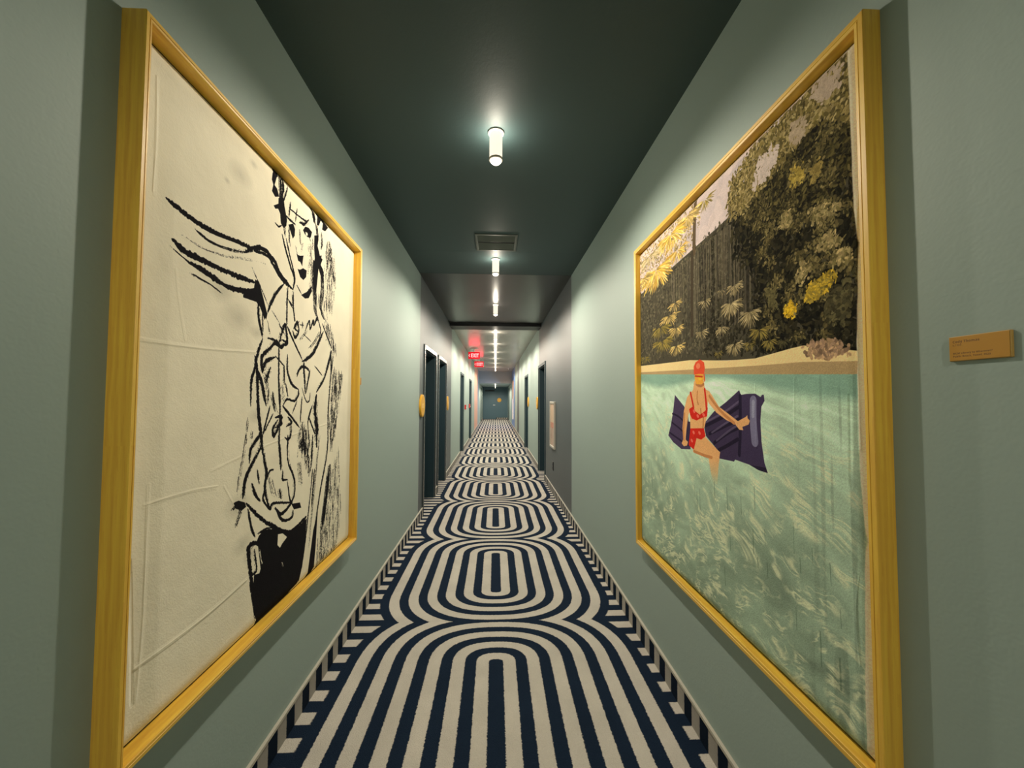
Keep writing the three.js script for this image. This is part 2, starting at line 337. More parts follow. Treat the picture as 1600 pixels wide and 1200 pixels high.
alarm(11.1, 'small red alarm box on pale wall beside the third dark door'); alarm(12.85, 'small red alarm box just before the fourth dark door');
{
  const g = tag(onWall('wall_outlet', 1, 5.83, 0.41), 'small dark outlet plate low on the dark lacquered wall', 'outlet');
  mesh('cover_plate', rbox(0.08, 0.125, 0.008, 0.003, 0, 0, 0.004), M.black, g);
  for (const y of [-0.026, 0.026]) mesh('socket', rbox(0.034, 0.03, 0.004, 0.002, 0, y, 0.009), M.doorPaint, g);
}
{
  const w = 0.45, h = 0.68, g = tag(onWall('wall_picture', 1, 5.815, 1.02), 'pale framed panel with blush print on the dark lacquered wall', 'picture');
  const print = dataTex(128, 192, (x, y) => { const v = y / 192, n = fbm(x / 9, y / 9, 3); if (v > 0.55) return [205 + 30 * n, 178 + 20 * n, 150 + 14 * n]; if (v > 0.42) return [188 + 50 * n, 120 + 50 * n, 100 + 40 * n]; return [170 + 50 * n, 140 + 50 * n, 122 + 44 * n]; }, { srgb: true });
  mesh('print', rbox(w - 0.05, h - 0.05, 0.012, 0.002, 0, 0, 0.008), std({ map: print, roughness: 0.25 }), g);
  for (const s of [-1, 1]) { mesh('frame_rail', rbox(0.03, h, 0.026, 0.004, s * (w / 2 - 0.015), 0, 0.013), M.trim, g); mesh('frame_rail', rbox(w - 0.06, 0.03, 0.026, 0.004, 0, s * (h / 2 - 0.015), 0.013), M.trim, g); }
}

// ------------------------------------------------------------------ picture frames and their canvases
function railGeometry(L, D, F) {   // moulding with mitred ends: a across the face, d out from the wall
  const k = F * 0.52, prof = [[0, 0], [0, D - 0.0015], [0.0016, D], [k, D], [k + 0.001, D - 0.0015], [k + 0.002, D - 0.0015], [k + 0.003, D - 0.0005], [F - 0.0015, D - 0.001], [F, D - 0.0025], [F, 0]];
  const pos = [], uv = [], n = prof.length; let per = 0;
  const q = (i, j, pa, pb) => {
    const A = [prof[i][0], prof[i][0], prof[i][1]], B = [L - prof[i][0], prof[i][0], prof[i][1]], C = [L - prof[j][0], prof[j][0], prof[j][1]], D = [prof[j][0], prof[j][0], prof[j][1]];
    for (const [P, t] of [[A, pa], [C, pb], [B, pa], [A, pa], [D, pb], [C, pb]]) { pos.push(...P); uv.push(P[0], t); }
  };
  for (let i = 0; i < n; i++) { const j = (i + 1) % n, l = Math.hypot(prof[j][0] - prof[i][0], prof[j][1] - prof[i][1]); q(i, j, per, per + l); per += l; }
  for (let i = 1; i < n - 1; i++) for (const e of [0, 1]) for (const k of e ? [0, i + 1, i] : [0, i, i + 1]) { pos.push(e ? L - prof[k][0] : prof[k][0], prof[k][0], prof[k][1]); uv.push(prof[k][0], prof[k][1]); }
  const g = new THREE.BufferGeometry(); g.setAttribute('position', new THREE.Float32BufferAttribute(pos, 3)); g.setAttribute('uv', new THREE.Float32BufferAttribute(uv, 2)); g.computeVertexNormals(); return g;
}
function framed(g, w, h, mat, wave, D, F, lift) {   // origin: outer lower left corner on the wall
  const cw = w - 2 * F, ch = h - 2 * F;
  for (const [L, x, y, r] of [[w, 0, 0, 0], [h, w, 0, 1], [w, w, h, 2], [h, 0, h, 3]]) { const m = mesh('frame_rail', railGeometry(L, D, F), M.wood, g); m.position.set(x, y, 0); m.rotation.z = r * Math.PI / 2; }
  mesh('backing_board', rbox(cw, ch, 0.006, 0.001, w / 2, h / 2, 0.004), M.darkBacking, g);
  // loose linen stretched over a strainer: rounded edges, slight sag and pull marks
  const nx = 70, ny = 84, c = new THREE.PlaneGeometry(cw - 0.004, ch - 0.006, nx, ny), p = c.attributes.position;
  for (let i = 0; i < p.count; i++) {
    const x = p.getX(i) + cw / 2, y = p.getY(i) + ch / 2, e = Math.min(x, cw - x, y, ch - y), nearEdge = wave < 0 ? cw - x : x;
    const pull = 0.5 + 0.5 * Math.sin(y * 7.4 + 0.7) * Math.sin(y * 3.1 + 2), round = smooth(0, 0.02, e);
    p.setZ(i, 0.006 + (lift - 0.006) * round + 0.003 * (fbm(x * 3 + 9, y * 3, 3) - 0.5) + 0.005 * pull * smooth(0.06, 0.02, nearEdge) * round);
  }
  c.computeVertexNormals(); c.translate(w / 2, h / 2, 0); mesh('canvas', c, mat, g);
}

// a 2D canvas whose units are millimetres on the cloth
function sheet(w, h) { const c = document.createElement('canvas'); c.width = w; c.height = h; return [c, c.getContext('2d')]; }
function curve(g, a) {
  g.beginPath(); g.moveTo(a[0], a[1]);
  if (a.length === 4) { g.lineTo(a[2], a[3]); return; }
  for (let i = 2; i < a.length - 2; i += 2) g.quadraticCurveTo(a[i], a[i + 1], (a[i] + a[i + 2]) / 2, (a[i + 1] + a[i + 3]) / 2);
  g.lineTo(a[a.length - 2], a[a.length - 1]);
}
function along(a, t) {   // point at fraction t of a polyline
  const n = a.length / 2 - 1, f = clamp(t, 0, 0.9999) * n, i = Math.floor(f), k = f - i;
  return [lerp(a[2 * i], a[2 * i + 2], k), lerp(a[2 * i + 1], a[2 * i + 3], k)];
}
const polyPath = (g, a) => { g.beginPath(); g.moveTo(a[0], a[1]); for (let i = 2; i < a.length; i += 2) g.lineTo(a[i], a[i + 1]); g.closePath(); };
function inside(a, x, y) { let r = false; for (let i = 0, j = a.length - 2; i < a.length; j = i, i += 2) if ((a[i + 1] > y) !== (a[j + 1] > y) && x < (a[j] - a[i]) * (y - a[i + 1]) / (a[j + 1] - a[i + 1]) + a[i]) r = !r; return r; }
function bounds(a) { let r = [1e9, 1e9, -1e9, -1e9]; for (let i = 0; i < a.length; i += 2) r = [Math.min(r[0], a[i]), Math.min(r[1], a[i + 1]), Math.max(r[2], a[i]), Math.max(r[3], a[i + 1])]; return r; }
function scatter(a, n, fn) { const [x0, y0, x1, y1] = bounds(a); for (let i = 0, k = 0; i < n && k < n * 12; k++) { const x = rr(x0, x1), y = rr(y0, y1); if (inside(a, x, y)) { fn(x, y); i++; } } }
function canvasTexture(c) { const t = new THREE.CanvasTexture(c); t.colorSpace = THREE.SRGBColorSpace; t.anisotropy = 8; return t; }

// ---- charcoal figure
function charcoalCanvas() {
  const w = 1429, h = 1678, [c, g] = sheet(w, h), [d, q] = sheet(w, h);
  q.lineCap = q.lineJoin = 'round';
  const dry = (wd, al, ...lines) => { for (const a of lines) for (let k = -wd / 2; k <= wd / 2; k += 2.2) { q.strokeStyle = `rgba(0,0,0,${al * rr(0.5, 1.2)})`; q.lineWidth = rr(1.5, 4); const t0 = rr(0, 0.2), t1 = rr(0.75, 1), pts = []; for (let t = t0; t <= t1 + 0.001; t += (t1 - t0) / 8) { const [x, y] = along(a, t); pts.push(x + k + rr(-2, 2), y + k * 0.3 + rr(-2, 2)); } curve(q, pts); q.stroke(); } };
  const spline = (a) => new THREE.SplineCurve(a.reduce((o, v, i) => { if (i % 2) o.push(new THREE.Vector2(a[i - 1], v)); return o; }, []));
  const ink = (wd, ...lines) => { for (const a of lines) {
    const c = spline(a), L = c.getLength(), n = Math.max(4, Math.ceil(L / (wd * 0.14))), f0 = rr(0, 99);
    for (let i = 0; i <= n; i++) {
      const t = i / n, p = c.getPoint(t), e = Math.min(1, 0.4 + t * L / (wd * 5), 0.35 + (1 - t) * L / (wd * 5)), k = wd * 0.5 * e * 1.15 * (0.75 + 0.5 * noise(t * L / 70 + f0, f0));
      q.fillStyle = `rgba(0,0,0,${rr(0.55, 1)})`; q.beginPath(); q.ellipse(p.x + rr(-1, 1) * k * 0.35, p.y + rr(-1, 1) * k * 0.35, k * rr(0.5, 1), k * rr(0.5, 1), 0, 0, 7); q.fill();
    }
    dry(wd * 1.7, 0.26, a);
  } };
  const fill = (...polys) => { for (const a of polys) { q.fillStyle = '#000'; polyPath(q, a.map((v) => v + rr(-1.5, 1.5))); q.fill(); } };
  const shade = (a, al, n, len = 70) => scatter(a, n, (x, y) => { q.strokeStyle = `rgba(0,0,0,${al * rr(0.4, 1.3)})`; q.lineWidth = rr(3, 8); q.beginPath(); q.moveTo(x, y); q.lineTo(x + rr(-6, 6), y + rr(0.3, 1) * len); q.stroke(); });
  const smear = (x, y, rx, ry, al) => { g.save(); g.translate(x, y); g.scale(rx, ry); const r = g.createRadialGradient(0, 0, 0, 0, 0, 1); r.addColorStop(0, `rgba(60,58,52,${al})`); r.addColorStop(1, 'rgba(60,58,52,0)'); g.fillStyle = r; g.beginPath(); g.arc(0, 0, 1, 0, 7); g.fill(); g.restore(); };
  g.fillStyle = 'rgb(246,238,215)'; g.fillRect(0, 0, w, h);
  for (const [x, y, rx, ry] of [[382,137,44,28], [447,62,17,10], [317,192,10,7], [309,541,40,27], [393,610,57,36], [415,1229,47,29], [448,1362,39,24], [496,1415,32,19], [494,642,31,18], [500,936,32,19]].map((a) => a)) smear(x, y, rx * 1.6, ry * 1.6, 0.16);
  // outstretched arm
  ink(12, [98,363,131,369,175,377,230,379,292,375,360,364,414,360,473,352]); dry(22, 0.5, [103,366,175,380,231,382,292,378,360,366,426,363]);
  ink(15, [417,379,485,340,537,335,594,355,640,390,723,421]); ink(9, [461,360,551,350,626,403]);
  dry(16, 0.42, [199,402,249,412,303,410,383,394,461,364]); ink(7, [199,402,249,412,303,410]);
  dry(14, 0.22, [141,433,217,444,313,433,428,402,552,378]);
  ink(16, [121,459,164,476,227,477,306,479,397,474,478,468]); dry(34, 0.5, [119,482,196,506,262,516,327,523,399,519,480,509]);
  ink(15, [173,500,228,505,289,517,332,524], [318,525,389,519,492,499]); dry(20, 0.3, [181,529,255,537,319,552]);
  fill([475,457,497,458,525,512,550,561,535,587,500,538,475,529,422,530,399,516,467,490]);
  ink(10, [494,528,503,595,527,644]); dry(8, 0.4, [452,420,504,472,560,535]); ink(9, [650,425,593,487,554,557]);
  // neck and shoulder
  ink(11, [637,228,663,274,705,332,738,370,730,420]); ink(8, [666,231,698,292,737,354,744,389]); ink(17, [568,364,603,377,655,406,730,423]);
  ink(9, [660,419,599,477,564,532], [690,421,684,504], [733,430,736,491]); ink(7, [697,472,734,492]);
  // hair
  fill([548,-19,575,-23,631,-20,612,1,587,28,575,62,596,70,609,91,581,105,559,95,567,66,557,52,560,26,575,-2], [573,143,604,123,606,100,639,80,650,113,669,157,664,182,645,199,626,189,620,154,605,143,584,152]);
  ink(14, [621,-5,636,38,626,90]); ink(20, [656,-23,636,12]); ink(9, [670,14,653,65,640,95], [586,205,611,208,633,194]); dry(14, 0.5, [612,5,620,67,630,175], [654,184,659,229]);
  ink(12, [703,-18,740,-20,789,-23]); ink(24, [870,-16,884,22,909,61]); fill([932,-10,986,-22,1029,-27,1024,6,1050,20,1019,51,983,57,991,24,967,20,951,53,929,61,931,24]);
  dry(26, 0.8, [922,52,938,106,928,171]); ink(16, [980,76,987,124,979,155]); ink(22, [932,243,950,218,983,188], [908,239,920,331,931,370]); ink(20, [957,228,1001,257,1010,304]); dry(36, 0.75, [994,259,1005,337,995,430], [905,228,916,332,931,445]);
  dry(22, 0.35, [871,182,890,311,908,418]); shade([834,162,906,120,910,334,873,351,845,267], 0.18, 70, 60);
  fill([906,120,951,101,943,153,969,193,998,201,975,240,1016,271,1003,312,959,258,940,367,906,371,907,275,917,224,909,179], [867,-14,886,-15,915,43,897,67,880,30]); dry(30, 0.6, [924,354,942,443], [613,10,627,115]);
  // face
  ink(13, [656,142,694,145,735,144]); ink(7, [686,100,778,95,836,88], [694,70,682,140], [747,71,735,132]); ink(16, [769,121,811,109,850,72]);
  fill([682,169,717,148,734,165,731,193,717,214,698,192]); dry(12, 0.6, [685,175,693,252], [770,144,778,201,787,212]);
  fill([799,142,820,117,851,107,884,114,873,143,845,154,820,151]); q.globalCompositeOperation = 'destination-out'; fill([824,138,841,135,846,145,827,153]); q.globalCompositeOperation = 'source-over';
  ink(9, [857,146,870,159]); dry(9, 0.4, [804,191,788,248], [742,232,756,265]); fill([750,263,765,263,781,262,811,248,805,274,802,300,782,286,764,287], [762,325,784,321,812,306,844,303,839,334,814,356,786,352], [797,426,846,400,887,368,897,382,867,421,833,433]);
  ink(7, [760,395,800,420]); ink(10, [852,404,896,362]);
  shade([1033,99,1080,73,1130,120,1165,210,1140,242,1065,229,1025,172], 0.34, 150, 55); shade([1020,212,1161,232,1154,329,1113,403,1023,424,1039,295], 0.24, 150, 70);
  // torso
  fill([411,527,452,516,517,510,532,547,553,560,546,587,521,558,485,535,439,537,411,536]);
  ink(9, [601,476,551,554], [492,551,504,604,525,653], [687,469,686,579], [723,444,746,535,752,547]); ink(6, [521,563,528,632], [692,470,732,501]); dry(10, 0.35, [572,537,650,590], [554,584,573,643]);
  ink(10, [736,593,755,618,783,588,770,549,740,584], [786,543,750,578,783,588], [840,575,876,524,886,558,915,515,923,533,955,492,954,511]); ink(7, [793,558,826,552], [814,540,816,568]);
  dry(34, 0.55, [979,375,985,436,1030,486], [919,391,932,466,955,495]); ink(12, [981,412,1000,463,1030,486]);
  ink(9, [958,494,994,545,976,585], [1011,511,1067,565,1127,616]); ink(15, [1023,547,958,625,902,679,818,714]); dry(14, 0.45, [988,553,937,609,882,649], [826,592,899,615], [794,625,860,569]);
  ink(10, [691,583,751,642,822,707]); ink(15, [628,674,660,599,678,580,693,645,682,663], [624,655,645,673,683,651,652,642]); fill([615,646,642,660,631,675,598,669]); ink(9, [631,584,670,617]);
  ink(11, [527,657,498,719,485,774,469,815,470,901]); ink(13, [557,651,608,655,567,692,528,720,526,757,531,780], [531,780,553,738,611,716]); ink(15, [509,777,534,831,561,901], [581,757,564,792,554,817]); ink(13, [485,725,501,786,510,891,524,964,544,1051]);
  ink(10, [634,673,641,817,655,917,655,1064], [574,839,569,891], [600,848,616,916], [676,742,680,819], [698,696,701,763,739,814,795,835], [779,780,789,757,822,735,869,740,894,757]); ink(7, [611,711,678,746], [586,901,542,1014], [551,998,608,931], [828,866,817,980], [785,883,750,936]);
  ink(13, [835,715,840,754,856,852]); ink(10, [893,744,877,797,862,850], [675,904,702,877,763,884,794,861,795,834], [673,903,746,952,814,1000], [689,811,711,867]); ink(7, [824,827,864,884,895,885,901,849]);
  ink(15, [1125,628,1082,711,1042,777,962,845]); ink(30, [965,860,953,925,977,1017,978,1104]); ink(11, [1112,636,1124,734,1101,930,1104,1119]); ink(8, [1145,653,1130,740], [926,907,887,981,911,1096]); ink(10, [891,953,961,1041]);
  shade([1145,706,1283,726,1232,933,1171,1065,1142,1124,1112,995,1133,799], 0.34, 330, 70); shade([1040,467,1118,504,1198,619,1124,622,1028,508], 0.26, 120, 55);
  ink(12, [622,947,669,948,621,1016,609,989,642,956], [715,948,745,973,705,987], [742,972,741,1025,720,1040,698,1031], [654,947,669,973,624,985]); ink(10, [720,1041,721,1073], [480,1043,512,1017,541,995]); dry(12, 0.45, [457,936,447,1039], [481,986,478,1016]);
  shade([801,998,856,957,911,1096,805,1083], 0.34, 90, 55); dry(30, 0.32, [590,858,632,931], [547,774,567,849], [661,817,674,892], [943,723,1027,766]);
  // hips
  dry(13, 0.5, [453,999,441,1066,420,1141,412,1198], [451,1142,445,1209]); ink(12, [526,1005,479,1048,472,1097], [545,1007,532,1052,477,1112,451,1153,441,1209], [532,1006,557,1095,575,1148,568,1215,606,1289]); ink(13, [649,1017,665,1098,674,1156]);
  ink(11, [719,1023,724,1127,776,1206,782,1279,730,1321,679,1329,649,1300], [775,1341,770,1367,716,1366,677,1341,642,1294]); ink(9, [566,1214,559,1243,606,1289,626,1273,769,1307], [574,1173,597,1146,622,1144], [724,1210,745,1284,767,1312], [433,1245,427,1252]); ink(12, [687,1162,689,1196,724,1203], [639,1293,677,1330]); ink(20, [669,1230,680,1268]);
  fill([760,1309,832,1323,844,1349,782,1339]); ink(8, [517,1125,531,1179]); ink(14, [490,1170,511,1213,540,1243]); dry(34, 0.32, [598,1165,637,1257], [816,1142,836,1255]);
  fill([396,1210,419,1209,452,1225,462,1242,438,1248,405,1233]); ink(15, [460,1230,551,1309,619,1354,680,1392,759,1425,844,1413,893,1402]); dry(14, 0.5, [433,1245,406,1295], [406,1221,390,1233]); ink(9, [470,1250,492,1320,515,1361]);
  fill([520,1389,538,1365,566,1357,599,1359,680,1394,752,1426,829,1421,897,1411,886,1522,866,1603,841,1651,774,1676,646,1685,554,1692,540,1671,512,1538,515,1493,546,1502,554,1486,535,1400]);
  ink(14, [539,1387,481,1383,488,1446,506,1524,519,1589,546,1680]); ink(9, [513,1403,529,1481,500,1487]); dry(22, 0.7, [533,1357,585,1353,643,1369], [495,1490,525,1603,538,1669]);
  q.globalCompositeOperation = 'destination-out'; fill([665,1401,699,1411,735,1437,701,1455,683,1462,663,1444]); dry(6, 0.8, [544,1409,565,1478], [698,1520,707,1544]); q.globalCompositeOperation = 'source-over'; ink(8, [752,1432,683,1461]);
  ink(9, [945,1201,919,1350,891,1494,861,1601,834,1655]); dry(16, 0.5, [1009,1050,987,1168,953,1359,915,1578]); ink(11, [1106,1059,1091,1168,1023,1337,970,1521,923,1684], [963,1204,940,1372]); fill([1005,1405,993,1561,973,1679,910,1683,932,1600,963,1487]);
  ink(24, [1134,1213,1092,1379,1054,1509]); dry(40, 0.6, [1130,1208,1083,1393,1051,1521]); shade([1113,1205,1243,1126,1289,1448,1233,1666,1041,1684,987,1681,1006,1534,1082,1377], 0.34, 420, 80);
  shade([811,1046,856,1043,945,1201,912,1203,861,1134], 0.5, 60, 45); ink(17, [937,1043,933,1129,928,1190]); ink(9, [865,1067,910,1156]); dry(12, 0.5, [785,1671,827,1660,871,1590]);
  // grain of the cloth breaks the strokes
  const im = g.getImageData(0, 0, w, h), dr = q.getImageData(0, 0, w, h), o = im.data, s = dr.data;
  for (let y = 0; y < h; y++) for (let x = 0; x < w; x++) {
    const i = (y * w + x) * 4, a = s[i + 3] / 255, n = 0.55 * hash(x >> 1, y >> 1) + 0.45 * noise(x / 5, y / 6), k = a <= 0.004 ? 0 : smooth(n * 0.86 - 0.12, n * 0.86 + 0.14, a), m = 0.965 + 0.06 * fbm(x / 110, y / 110, 3);
    for (let e = 0; e < 3; e++) o[i + e] = lerp(o[i + e] * m, [20, 20, 24][e], k * 0.97);
  }
  g.putImageData(im, 0, 0);
  return canvasTexture(c);
}
// creases and weave of the linen, drawn as height
function linenBump(w, h, lines) {
  const [c, g] = sheet(w, h); g.fillStyle = 'rgb(110,110,110)'; g.fillRect(0, 0, w, h); g.lineCap = 'round';
  for (const [wd, up, a] of lines) { for (const [k, f, al] of [[3, 0.3, 0.35], [1.6, 0.6, 0.5], [0.7, 1, 0.8]]) { g.strokeStyle = up ? `rgba(255,255,255,${al * up})` : `rgba(0,0,0,${al})`; g.lineWidth = wd * k * 0.6; curve(g, a.map((v) => v + rr(-2, 2))); g.stroke(); } }
  const im = g.getImageData(0, 0, w, h);
  for (let y = 0; y < h; y++) for (let x = 0; x < w; x++) { const i = (y * w + x) * 4, v = (fbm(x / 14, y / 14, 4) - 0.5) * 46 + (hash(x, y) - 0.5) * 20 + (fbm(x / 70 + 9, y / 50, 2) - 0.5) * 60; for (let e = 0; e < 3; e++) im.data[i + e] = clamp(im.data[i + e] + v, 0, 255); }
  g.putImageData(im, 0, 0);
  const t = new THREE.CanvasTexture(c); return t;
}
const half = (a) => a.map((v) => v / 2);
const charcoal = cloth({
  map: charcoalCanvas(), bumpScale: 0.0055,
  bumpMap: linenBump(714, 839, [[4, 0.52, half([50,1510,148,1512,308,1507,473,1488])], [3, 0.33, half([65,1586,76,1452,76,1302,77,1088])], [3, 0.45, half([55,78,63,203,59,367])], [3, 0.39, half([32,735,198,736,490,711])], [3, 0.33, half([67,1131,194,1127,318,1141])], [2, 0.33, half([289,1087,584,1034,1160,997])], [3, 0, half([31,1253,46,1376,53,1584])], [2, 0.26, half([175,713,149,614,137,532])], [2, 0.26, half([347,1147,418,1246])]]),
});

// ---- sea painting
function seaCanvas() {
  const w = 1412, h = 1656, [c, g] = sheet(w, h);
  g.lineCap = g.lineJoin = 'round';
  const poly = (col, a) => { g.fillStyle = col; polyPath(g, a); g.fill(); };
  const line = (col, wd, a) => { g.strokeStyle = col; g.lineWidth = wd; curve(g, a); g.stroke(); };
  const dab = (x, y, rx, ry, rot, col) => { g.fillStyle = col; g.beginPath(); g.ellipse(x, y, rx, ry, rot, 0, 7); g.fill(); };
  const tint = (r, gg, b, v) => { const k = 1 + rr(-v, v); return `rgb(${(r * k) | 0},${(gg * k) | 0},${(b * k) | 0})`; };
  const leaves = (a, n, size, cols, v = 0.2) => scatter(a, n * 3, (x0, y0) => { const j = size * 1.4, x = x0 + rr(-j, j), y = y0 + rr(-j, j); const q = cols[Math.floor(rnd() * cols.length)]; dab(x, y, size * rr(0.25, 0.9), size * rr(0.15, 0.5), rr(0, 3), tint(...q, v)); });
  // sky
  g.fillStyle = 'rgb(198,182,180)'; g.fillRect(0, 0, w, h);
  leaves([0, 0, w, 0, w, 700, 0, 700], 400, 90, [[202, 186, 184], [192, 178, 178]], 0.03);
  // hillside
  poly('rgb(74,70,58)', [-189,222,7,246,321,231,635,211,827,199,908,190,996,172,1066,154,1154,127,1241,79,1332,66,1444,47,1422,752,1222,707,1023,722,599,688,-198,662]);
  leaves([7,255,321,242,635,217,916,197,869,670,-1,627], 900, 16, [[84, 80, 64], [66, 62, 52], [98, 92, 74]], 0.15);
  leaves([725,240,916,212,1091,204,1077,696,714,674], 520, 14, [[52, 49, 38], [66, 62, 48], [44, 42, 34]]);
  for (let i = 0; i < 260; i++) { const [x, y] = along([383,373,655,357,823,343,960,351,1060,370], rnd()); line(`rgba(${rnd() > 0.4 ? '126,116,96' : '40,38,34'},${rr(0.12, 0.4)})`, rr(3, 9), [x, y - 120, x + rr(-8, 8), y, x + rr(-8, 8), y + rr(40, 260)]); }
  leaves([916,192,1040,139,1200,90,1288,99,1401,108,1381,728,1222,703,1023,708,1044,465,929,339], 1500, 17, [[44, 42, 32], [34, 33, 26], [58, 54, 38], [28, 28, 24]], 0.2);
  leaves([933,180,1066,154,1199,115,1331,109,1393,129,1387,322,1271,347,1148,320,1021,308], 800, 11, [[72, 66, 42], [92, 84, 52], [50, 47, 34], [36, 34, 28]], 0.2);
  for (let i = 0; i < 70; i++) { const [x, y] = along([1050,274,1152,186,1258,170,1327,244,1355,360,1235,297,1147,370,1188,469,1304,429,1350,552,1267,496,1184,629,1084,451,1362,651], rnd()), sx = x + rr(-130, 130), sy = y + rr(-70, 70); leaves([sx - 24, sy, sx, sy - 20, sx + 26, sy - 4, sx + 6, sy + 24], 14, 9, [[104, 94, 60], [84, 76, 50], [120, 108, 72], [64, 60, 42]]); }
  // light canopy along the skyline
  leaves([883,155,920,71,1029,29,1202,26,1334,23,1404,15,1398,181,1322,131,1240,118,1129,164,1039,176,964,195], 1150, 12, [[138, 122, 78], [110, 98, 58], [158, 142, 98], [84, 76, 48]], 0.16);
  leaves([882,197,950,148,996,153,1009,208,932,210], 70, 10, [[150, 134, 92], [110, 98, 60]]);
  leaves([1039,158,1055,92,1120,88,1143,120,1079,162], 60, 14, [[196, 180, 172]], 0.04); leaves([1281,32,1350,37,1357,72,1298,76], 40, 14, [[176, 158, 140]], 0.05); leaves([1189,83,1241,87,1240,118,1199,123], 30, 12, [[168, 150, 128]], 0.06);
  leaves([1197,187,1232,213,1231,248,1200,243], 45, 9, [[172, 150, 78], [148, 128, 62]]); leaves([1265,236,1293,230,1283,277,1264,267], 26, 9, [[140, 122, 70]]);
  for (const a of [[1252,353,1323,361,1343,382,1322,400,1270,376], [1278,432,1349,444,1344,467,1312,472,1282,456], [1319,496,1366,500,1373,519,1335,512], [1208,516,1229,475,1240,510,1218,526], [1148,328,1177,317,1181,352]]) leaves(a, 45, 10, [[146, 132, 92], [112, 102, 66], [170, 150, 104]]);
  leaves([1231,573,1265,544,1310,532,1327,549,1283,572,1245,592], 110, 9, [[196, 164, 58], [168, 142, 54], [140, 122, 58]]); leaves([1154,595,1174,575,1197,592,1186,614,1163,605], 45, 8, [[214, 170, 44], [226, 184, 60]]); leaves([1308,604,1349,573,1367,598,1346,662,1314,655], 90, 13, [[92, 86, 60], [70, 66, 48]]);
  leaves([1082,503,1119,531,1123,583,1093,568], 30, 10, [[92, 86, 58]]);
  // palms and shrubs: fronds that droop from a head
  const palm = ([x, y, rx, ry], cols, n = 60) => {
    for (let i = 0; i < n * 1.3; i++) {
      const t = rr(-1.9, 1.9), k = rr(0, 0.55), e = k + rr(0.25, 0.5), q = cols[Math.floor(rnd() * cols.length)], sx = Math.sin(t) * rx * 0.9, sy = Math.cos(t) * ry;
      g.fillStyle = tint(...q, 0.16); const x0 = x + sx * k, y0 = y - ry * 0.4 + sy * k, x1 = x + sx * e, y1 = y - ry * 0.4 + sy * e + ry * 0.12, nx = (y1 - y0) * 0.1, ny = (x0 - x1) * 0.1;
      g.beginPath(); g.moveTo(x0, y0); g.quadraticCurveTo((x0 + x1) / 2 + nx, (y0 + y1) / 2 + ny, x1, y1); g.quadraticCurveTo((x0 + x1) / 2 - nx, (y0 + y1) / 2 - ny, x0, y0); g.fill();
    }
  };
  const gold = [[226, 182, 84], [206, 164, 80], [240, 204, 122], [150, 126, 66]], pale = [[222, 192, 122], [190, 164, 100], [150, 130, 82]], dun = [[166, 150, 112], [138, 124, 88], [190, 172, 130]], olive = [[138, 124, 66], [164, 142, 72], [110, 100, 56]];
  leaves([-15,224,13,-3,326,12,652,11,696,111,611,196,321,221], 420, 11, [[168, 146, 100], [140, 122, 80], [206, 182, 140], [118, 104, 70]], 0.15);
  line('rgb(92,78,60)', 26, [660,-3,647,113,640,231]); line('rgb(70,62,50)', 22, [625,226,618,395,616,578]);
  palm([730,68,96,53], olive, 70); palm([589,74,144,72], pale, 110); palm([421,94,203,92], gold, 120); palm([492,189,134,63], gold, 70); palm([159,99,189,75], dun, 60); palm([244,219,279,116], gold, 150); palm([44,190,211,79], pale, 60);
  for (const [p, q, n] of [[[458,419,100,46], pale, 50], [[396,473,134,60], pale, 70], [[297,512,149,63], olive, 60], [[469,541,110,51], pale, 60], [[313,586,156,67], olive, 70], [[467,626,110,51], pale, 60], [[86,636,122,47], olive, 40], [[724,470,69,37], dun, 40], [[843,456,45,26], dun, 26], [[920,467,68,42], dun, 60], [[898,532,92,57], dun, 90], [[694,591,71,38], dun, 40], [[839,598,62,37], dun, 44], [[1001,584,81,54], dun, 80], [[913,676,75,46], dun, 70], [[814,685,47,27], olive, 40], [[1046,647,63,43], olive, 80], [[1090,685,49,35], olive, 70], [[996,677,47,31], olive, 46], [[1149,689,36,27], [[84, 80, 54], [104, 96, 62]], 40]]) palm(p, q, n);
  // beach
  poly('rgb(244,208,152)', [-252,649,166,666,599,683,868,711,1023,719,1181,706,1222,704,1260,712,1428,748,1427,803,-253,731]);
  leaves([1222,710,1296,712,1359,732,1312,737,1241,723], 60, 12, [[150, 122, 100], [176, 144, 112]]);
  poly('rgb(178,152,112)', [-253,684,598,724,1022,743,1221,749,1428,766,1426,812,-254,735]);
  // water, pixel by pixel: pale shallows, darker foreground, ripples that shrink with distance
  const y0 = (x) => lerp([-17,707][1], [1392,794][1], x / w), im = g.getImageData(0, 0, w, h), o = im.data;
  for (let y = 650; y < h; y++) for (let x = 0; x < w; x++) {
    const s = y - y0(x); if (s < 0) continue;
    const v = clamp(s / (h - 1040)), i = (y * w + x) * 4, u = x / w, sc = lerp(16, 46, v);
    const wx = x + 60 * (fbm(x / 120, y / 90, 2) - 0.5), wy = y + 0.12 * x + 70 * (fbm(x / 100 + 7, y / 80, 2) - 0.5);
    const n = fbm(wx / (sc * 3), wy / (sc * 0.9), 3), rid = 1 - Math.abs(2 * fbm(wx / (sc * 2.4) + 30, wy / (sc * 0.6) + 11, 4) - 1), big = fbm(x / 260 + 3, y / 200, 3);
    const strip = smooth(60 + 26 * Math.sin(x / 170), 20 + 20 * Math.sin(x / 170), s), rid2 = 1 - Math.abs(2 * fbm(wx / (sc * 1.1) + 70, wy / (sc * 0.38) + 3, 3) - 1), crest = Math.max(smooth(0.82, 0.99, rid), 0.8 * smooth(0.84, 0.99, rid2)) * smooth(0.12, 0.4, v) * smooth(0.35, 0.7, fbm(x / 46 + 2, y / 40, 2));
    const k = lerp(1.1, 0.78, smooth(0.2, 1, v * 0.8 + u * 0.25)) * lerp(0.86, 1.12, n) * lerp(0.88, 1.12, big);
